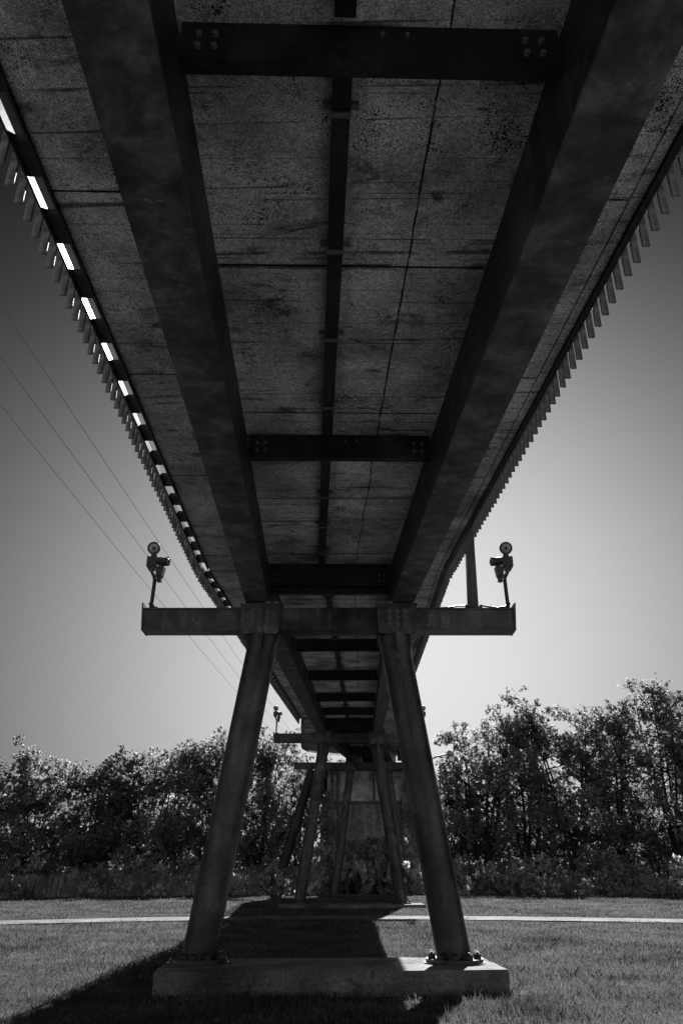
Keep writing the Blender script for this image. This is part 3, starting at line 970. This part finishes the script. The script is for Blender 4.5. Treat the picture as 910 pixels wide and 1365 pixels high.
DENSE = [make_tree('dense', 11+k, 8.2, 6.2, 4, False, 640, .092, .05) for k in range(3)]
AIRY = [make_tree('airy', 31+k, 11.5, 6.0, 5, True, 680, .085, .14) for k in range(3)]
def sh_blobs(rnd, w, h, n):
    out = []
    for k in range(n):
        a = rnd.uniform(0, 2*math.pi); q = rnd.uniform(0, 1)**.6*w
        z = rnd.uniform(.1, 1)*h*(1-.5*(q/w)**2)
        out.append(((math.cos(a)*q, math.sin(a)*q*.8, z*.8), rnd.uniform(.3,.55)*min(w, h)*.8))
    return out
def make_shrub(seed, w, h, per, leaf):
    rnd = random.Random(seed); rng = np.random.default_rng(seed)
    bl = sh_blobs(rnd, w, h, 12)
    bm = bmesh.new()
    for c, r in bl:
        c = V(*c); limb(bm, [V(c.x*.1, c.y*.1, -.2), V(c.x*.5, c.y*.5, c.z*.6), c], .035, .01, 5)
    bmesh.ops.recalc_face_normals(bm, faces=bm.faces)
    tm = D.meshes.new('stem'); bm.to_mesh(tm); bm.free(); tm.materials.append(M_BARK)
    P = blob_points(rng, bl, per); P = P[P[:,2] > -.05]
    return tm, leaves(rng, P, leaf, M_LEAF2)
SHRUB = [make_shrub(51+k, 1.9, 2.2, 700, .115) for k in range(3)]
MOUND = [make_shrub(71+k, 1.7, 1.1, 900, .085) for k in range(2)]

def place_shrub(kind, x, y, s, rz, label, sz=None, group='shrubs at the foot of the trees', name='leafy_shrub'):
    tm, cm = kind
    y += verge(x)
    r = empty(name, (x, y, 0), label, 'shrub', group, rz)
    r.scale = (s, s, sz or s)
    o = D.objects.new('stem', tm); COL.objects.link(o); o.parent = r
    o = D.objects.new('foliage', cm); COL.objects.link(o); o.parent = r

def verge(x): return -.014*x*x if x < 0 else 0
# left wood: (x, y, height scale, width scale)
GL = 'dense trees left of the bridge'
left = [(-24.5,51.5,.78,1.0),(-21,52.5,.84,.95),(-17.6,51,.90,.95),(-14.2,52.5,.92,1.0),(-11.2,51.2,1.0,1.0),(-8.0,52.5,1.07,1.0),(-5.0,51.5,1.05,.9),(-2.6,54.5,1.0,.75)]
lab_l = ['dense leafy tree cut by the left edge of the photo','second dense tree from the left edge, broad rounded crown',
 'third dense tree from the left edge of the wood','dense tree with the lowest dip beside its crown, middle of the left wood',
 'dark dense tree just right of the middle of the left wood','tallest dense tree of the left wood, left of the near left leg',
 'dense tree seen between the near left leg and the leaning pipe','narrow leafy tree behind the leaning pipe beside the brick pier']
for k, (x, y, hz, w) in enumerate(left):
    place_tree(DENSE[k%3], x, y, w, k*1.3+.4, lab_l[k], 'tree', GL, 'dense_tree', hz)
for k, x in enumerate((-26,-20.5,-15.5,-10,-5.8)):
    place_tree(DENSE[(k+1)%3], x, 56.5, .98, k*2.1, 'dark tree of the row behind the left wood, %s' % ['at its left end','behind the two leftmost crowns','behind the middle crowns','behind the crowns right of the middle','nearest the bridge'][k], 'tree', 'rear row of trees left', 'dense_tree', .86)
GR = 'tall airy trees right of the bridge'
right = [(8.6,52,.98,.95),(11.6,53,.90,.9),(14.6,52,1.0,1.0),(17.4,53,.98,.9),(20.6,51.5,1.06,1.05),(24.2,52.5,1.08,1.0)]
lab_r = ['slender airy tree nearest the bridge on the right, sky showing through','shorter airy tree second from the bridge on the right',
 'airy tree with several thin dark stems, third right of the bridge','airy tree with a forked gap of sky beside the tallest crown',
 'tallest tree of the right wood, full crown near the right edge','tall full tree cut by the right edge of the photo']
for k, (x, y, hz, w) in enumerate(right):
    place_tree(AIRY[k%3], x, y, w, k*1.7+.2, lab_r[k], 'tree', GR, 'airy_tree', hz)
for k, x in enumerate((9.5,13.2,17,21.5,26)):
    place_tree(DENSE[k%3], x, 57, 1.0, k*1.9+1, 'low dark tree behind the airy trees, %s' % ['nearest the bridge','second from the bridge','behind the middle stems','behind the forked gap','at the right edge'][k], 'tree', 'rear row of trees right', 'dense_tree', .78 if k != 4 else 1.0)
# trees behind the pier
place_tree(DENSE[0], 6.6, 55.5, .8, 2.2, 'dark tree close against the right side of the brick pier', 'tree', None, 'dense_tree', .80)

places = ['at the left edge of the photo','below the second tree from the left','below the third tree from the left','in the gap left of the middle of the left wood',
 'below the darkest tree of the left wood','left of the near left leg','just left of the near left leg','behind the near left leg','between the near left leg and the leaning pipe',
 'at the foot of the leaning pipe','left of the farthest bent','in front of the farthest bent','before the brick pier, right part','beside the foot of the near right leg',
 'right of the near right leg','below the slender tree right of the bridge','below the shorter airy tree','below the thin stems of the right wood','below the forked gap of the right wood',
 'below the tallest right tree','at the right edge of the photo']
rnd = random.Random(9)
for k, lb in enumerate(places):
    x = -22.5 + k*2.28; y = 48.9 + rnd.uniform(-.2, .5)
    if 9 < k < 14: y = 47.3+rnd.uniform(0, .6)
    s = rnd.uniform(.85, 1.15); hz = s*rnd.uniform(.85, 1.2)
    if k in (10, 11, 12): hz *= 1.6
    place_shrub(SHRUB[k%3], x, y, s*1.15, rnd.uniform(0, 6), 'leafy shrub '+lb, hz)
place_shrub(SHRUB[0], 2.9, 49.8, 1.35, 2.0, 'large dark bush against the brick pier, its top below the ledge', 1.7)
place_shrub(SHRUB[1], .6, 50.2, 1.2, 4.0, 'dark bush at the left foot of the brick pier', 1.5)
mp = [(8.7,44.6,1.35,'rounded pale shrub mound right of the near right leg, in front of the trees'),(11.9,45.0,1.0,'low pale shrub mound under the right wood'),
      (14.2,44.9,1.1,'low spreading shrub mound, middle of the right verge'),(16.9,45.0,1.15,'low shrub mound left of the two dark hollows at right'),(-9.6,47.9,.7,'pale feathery low shrub left of the near left leg'),
      (5.4,44.8,1.0,'bright leafy mound seen just right of the near right leg'),(-3.4,45.2,1.0,'bright low shrub at the foot of the trees left of the middle bent'),(-6.0,45.4,.85,'low shrub seen just right of the near left leg')]
for k, (x, y, s, lb) in enumerate(mp):
    place_shrub(MOUND[k%2], x, y, s, k*1.1, lb, s*1.1, 'low shrub mounds along the verge', 'shrub_mound')
# wood behind, one mass
rng = np.random.default_rng(77)
n = 60000
X = rng.uniform(-32, 34, n); Y = 60.5+rng.normal(0, .8, n); top = 4.6+1.0*np.sin(X*.7)+.7*np.sin(X*1.9+2)
Zz = rng.uniform(0, 1, n)*top
keep = np.abs(X-2) > 3.5
me = leaves(rng, np.stack([X, Y, Zz], 1)[keep], .17, M_LEAF, 'far_thicket')
o = link('far_thicket', me, M_LEAF); tag(o, 'dark thicket of the wood closing the view behind the tree trunks', 'thicket', None, 'stuff')
# ivy on the pier
rng = np.random.default_rng(4)
def ivy(name, label, x0, x1, ztop, y, n):
    X = rng.uniform(x0, x1, n); Zz = rng.uniform(0, 1, n)**.9*ztop*(.75+.25*np.sin(X*3.1+1)*np.sin(X*1.7))
    Yy = y-np.abs(rng.normal(0, .16, n))
    C = np.stack([X, Yy, Zz], 1)
    me = leaves(rng, C, .11, M_LEAF2, name)
    o = link(name, me, M_LEAF2); return tag(o, label, 'ivy', 'ivy growing on the brick pier')
ivy('ivy', 'dark ivy covering the left flank of the brick pier', -1.3, -.3, 6.0, 52.8, 3500)
ivy('ivy', 'dark ivy climbing the right half of the brick pier', 3.9, 5.6, 7.2, 52.8, 6500)
# tall wild grass at the tree foot
def blades(rng, X, Y, hmin, hmax, wid, lean=.35, z0=None):
    n = len(X)
    h = rng.uniform(hmin, hmax, n)*(1 if z0 is None else z0); a = rng.uniform(0, 2*np.pi, n); l = rng.uniform(0, lean, n)*h
    Zb = np.array([gz(x, y) for x, y in zip(X, Y)]) - .005
    b0 = np.stack([X, Y, Zb], 1)
    ta = a+rng.normal(0, .5, n)
    wv = np.stack([np.cos(a+np.pi/2), np.sin(a+np.pi/2), np.zeros(n)], 1)*(wid*rng.uniform(.6, 1.3, n))[:,None]
    mid = b0+np.stack([np.cos(ta)*l*.35, np.sin(ta)*l*.35, h*.6], 1)
    tip = b0+np.stack([np.cos(ta)*l, np.sin(ta)*l, h], 1)
    return b0-wv, b0+wv, mid+wv*.7, tip, mid-wv*.7
def blade_mesh(name, parts, mat):
    v = np.stack(parts, 1).astype(np.float32); n = len(v)
    me = D.meshes.new(name)
    me.vertices.add(n*5); me.loops.add(n*5); me.polygons.add(n)
    me.vertices.foreach_set('co', v.reshape(-1)); me.loops.foreach_set('vertex_index', np.arange(n*5, dtype=np.int32))
    me.polygons.foreach_set('loop_start', np.arange(0, n*5, 5, dtype=np.int32)); me.polygons.foreach_set('loop_total', np.full(n, 5, np.int32))
    me.update(); me.validate(); me.materials.append(mat)
    return me
rng = np.random.default_rng(12)
n = 16000
X = np.concatenate([rng.uniform(-25, -.8, n), rng.uniform(4.6, 25, 3000)]); Y = 47.6+rng.uniform(-.25, 1.2, len(X))+np.where(X < 0, -.014*X*X, 0)
me = blade_mesh('tall_weeds', blades(rng, X, Y, .25, 1.25, .022, .4), M_WEED)
o = link('tall_weeds', me, M_LEAF2); tag(o, 'tall pale weeds and wild grass along the foot of the trees', 'weeds', None, 'stuff')

# lawn
def scatter(rng, y0, y1, dens, half0=.52):
    A = []
    for k in range(40):
        a, b_ = y0+(y1-y0)*k/40, y0+(y1-y0)*(k+1)/40
        hw = (a*.47+1.6)
        n = int(2*hw*(b_-a)*dens(a))
        A.append(np.stack([rng.uniform(-hw, hw, n), rng.uniform(a, b_, n)], 1))
    return np.concatenate(A)
P = scatter(rng, 8.8, 48.2, lambda y: 1500*(10/y)**1.75)
pc = np.array([path_c(x) for x in P[:,0]])
keep = np.abs(P[:,1]-pc) > hwid-.06+.10*np.sin(P[:,0]*2.3+P[:,1])*np.sin(P[:,0]*5.1)+.05*rng.normal(size=len(P))
# not inside footings
for (cx, cy, hx, hy, r_) in ((-.14,11.35,2.08,.73,3.2),(.34,32.2,2.68,.74,1)):
    c_, s_ = math.cos(math.radians(-r_)), math.sin(math.radians(-r_))
    dx, dy = P[:,0]-cx, P[:,1]-cy
    lx, ly = c_*dx-s_*dy, s_*dx+c_*dy
    keep &= ~((np.abs(lx) < hx) & (np.abs(ly) < hy))
P = P[keep]
def pn(X, Y):
    return (np.sin(X*1.7+np.sin(Y*1.1)*1.5)+np.sin(Y*2.3+X*.9)+np.sin(X*4.1-Y*3.3)*.7+np.sin(X*.5+Y*.37)*1.2)/3.9
wn = pn(P[:,0], P[:,1]); P = P[rng.uniform(0, 1, len(P)) < np.clip(.72+.55*wn, .12, 1)]
HN = (1+.55*pn(P[:,0]*1.3+5, P[:,1]*1.3))*np.where(rng.uniform(0, 1, len(P)) < .05, 1.9, 1)
# mown grass: shorter near, wider blades far so that they still cover
parts = blades(rng, P[:,0], P[:,1], .025, .07, .004, .9, HN)
far = np.clip(P[:,1]/11, 1, 4.5)[:,None]
cen = (parts[0]+parts[1])/2
def wide(a): 
    out = cen+(a-cen)*np.concatenate([far, far, np.ones_like(far)*1.0], 1)
    return out
parts = (wide(parts[0]), wide(parts[1]), parts[2]+(parts[1]-cen)*(far-1)*.7, parts[3], parts[4]+(parts[0]-cen)*(far-1)*.7)
me = blade_mesh('lawn_grass', parts, M_GRASS)
o = link('lawn_grass', me, M_GRASS); tag(o, 'short mown lawn grass around the bridge footings', 'grass', None, 'stuff')
print('blades', len(P))
# weeds tuft before the near footing
for k, (x, y, nn, lb) in enumerate(((-.25, 10.42, 14, 'tuft of flowering weeds against the front of the near footing'), (.15, 10.47, 10, 'smaller weed tuft right beside the flowering one before the near footing'), (-1.55,15.6,30,'weed tuft in the shaded lawn behind the near footing'))):
    X = x+rng.normal(0, .10, nn); Y = y+rng.normal(0, .04, nn)
    if k < 2: Y = np.minimum(Y, 10.55)
    me = blade_mesh('weed_tuft', blades(rng, X, Y, .06, .17, .006, .6), M_GRASS)
    o = link('weed_tuft', me, M_GRASS); tag(o, lb, 'weeds', None, 'stuff')

# ------------------------------------------------------------------ power lines
for k, (xa, ya, xb, yb, lb) in enumerate(((-8.0,14.5,-6.4,50.2,'thin overhead power line nearest the bridge, highest of the three in the sky'),
                          (-8.8,16.5,-7.05,54.7,'middle one of the three thin overhead power lines'),
                          (-9.7,18.7,-7.9,60.0,'outermost of the three thin overhead power lines, lowest in the sky'))):
    dx = (xb-xa)/(yb-ya)
    pts = []
    for j in range(41):
        y = -30 + 150*j/40; x = xa+dx*(y-ya)
        z = 12+CAMH + .00025*((y-32)**2) - .05
        pts.append((x, y, z))
    bm = bmesh.new(); tube(bm, pts, .009, 6)
    o = build('power_line', bm, M_WIRE, None, loc=(xa, ya, 12+CAMH)); tag(o, lb, 'power line', 'overhead power lines')

# ------------------------------------------------------------------ light, world, camera
SKY_A, SKY_B, CLOUD_FILL = 2.05, .02, 1.5
SUN_EL, SUN_AZ = 40.0, 9.5   # azimuth: degrees clockwise from +Y (straight ahead)
el, az = math.radians(SUN_EL), math.radians(SUN_AZ)
sd = Vector((math.sin(az)*math.cos(el), math.cos(az)*math.cos(el), math.sin(el)))
L = D.lights.new('sun', 'SUN'); L.energy = 3.6; L.angle = math.radians(.5); L.color = (1, .99, .98)
lo = D.objects.new('sun', L); COL.objects.link(lo)
lo.rotation_euler = (-sd).to_track_quat('-Z', 'Y').to_euler(); lo.location = (5, 20, 30)
w = D.worlds.new('World'); scene.world = w; w.use_nodes = True
nt = w.node_tree; nt.nodes.clear()
sky = nt.nodes.new('ShaderNodeTexSky'); sky.sky_type = 'NISHITA'; sky.sun_disc = False
sky.sun_elevation = el; sky.sun_rotation = az
sky.air_density = 1.0; sky.dust_density = 2.0; sky.ozone_density = 1.0
sep = nt.nodes.new('ShaderNodeSeparateColor'); nt.links.new(sky.outputs[0], sep.inputs[0])
# black-and-white film behind a red filter: only the red of the sky is seen
red = math_(nt, 'POWER', math_(nt, 'MULTIPLY', sep.outputs[0], .10), .35)
# broad glow of the hazy air round and below the sun, falling off to a dark filtered sky
gaz, gel = math.radians(4), math.radians(13)
gd = (math.sin(gaz)*math.cos(gel), math.cos(gaz)*math.cos(gel), math.sin(gel))
tc = nt.nodes.new('ShaderNodeTexCoord')
dp = nt.nodes.new('ShaderNodeVectorMath'); dp.operation = 'DOT_PRODUCT'
nt.links.new(tc.outputs['Generated'], dp.inputs[0]); dp.inputs[1].default_value = gd
ang = math_(nt, 'ARCCOSINE', math_(nt, 'MINIMUM', dp.outputs['Value'], .99999))
sz = nt.nodes.new('ShaderNodeSeparateXYZ'); nt.links.new(tc.outputs['Generated'], sz.inputs[0])
dz = math_(nt, 'SUBTRACT', math_(nt, 'ARCSINE', math_(nt, 'MAXIMUM', sz.outputs['Z'], -.99)), gel)
g2 = math_(nt, 'ADD', math_(nt, 'POWER', math_(nt, 'DIVIDE', ang, math.radians(27)), 2.0), math_(nt, 'POWER', math_(nt, 'ABSOLUTE', math_(nt, 'DIVIDE', dz, math.radians(30))), 2.0))
ga = math_(nt, 'EXPONENT', math_(nt, 'MULTIPLY', g2, -1.0))
glow = math_(nt, 'ADD', math_(nt, 'MULTIPLY', ga, SKY_A), SKY_B)
bg = nt.nodes.new('ShaderNodeBackground'); bg.inputs[1].default_value = .10
cbn = nt.nodes.new('ShaderNodeCombineColor')
v = math_(nt, 'MULTIPLY', red, glow)
# unseen cloud-like fill light, added behind the camera to lift the shaded faces
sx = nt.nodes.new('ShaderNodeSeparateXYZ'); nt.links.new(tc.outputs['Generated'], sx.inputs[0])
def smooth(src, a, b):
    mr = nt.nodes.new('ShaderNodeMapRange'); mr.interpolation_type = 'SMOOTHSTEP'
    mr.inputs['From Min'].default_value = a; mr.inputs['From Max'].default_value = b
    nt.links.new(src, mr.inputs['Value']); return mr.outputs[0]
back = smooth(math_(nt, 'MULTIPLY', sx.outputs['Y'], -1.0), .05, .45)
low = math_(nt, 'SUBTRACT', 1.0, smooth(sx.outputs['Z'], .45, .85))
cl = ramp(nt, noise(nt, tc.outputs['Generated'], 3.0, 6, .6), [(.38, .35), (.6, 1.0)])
cl = math_(nt, 'MULTIPLY', math_(nt, 'MULTIPLY', back, low), math_(nt, 'MULTIPLY', cl, CLOUD_FILL))
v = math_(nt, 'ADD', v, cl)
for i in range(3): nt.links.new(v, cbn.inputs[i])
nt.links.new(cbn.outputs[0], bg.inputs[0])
wo = nt.nodes.new('ShaderNodeOutputWorld'); nt.links.new(bg.outputs[0], wo.inputs[0])

cam = D.cameras.new('camera'); co = D.objects.new('camera', cam); COL.objects.link(co)
co.location = (0, 0, CAMH)
co.rotation_euler = (math.radians(90+PITCH), 0, 0)
cam.sensor_fit = 'VERTICAL'; cam.sensor_height = 36; cam.lens = F_PX/1365*36
cam.clip_start = .05; cam.clip_end = 6000
scene.camera = co
vs = scene.view_settings
vs.view_transform = 'Standard'; vs.look = 'None'; vs.exposure = 1.85; vs.gamma = 1
scene.render.engine = 'CYCLES'
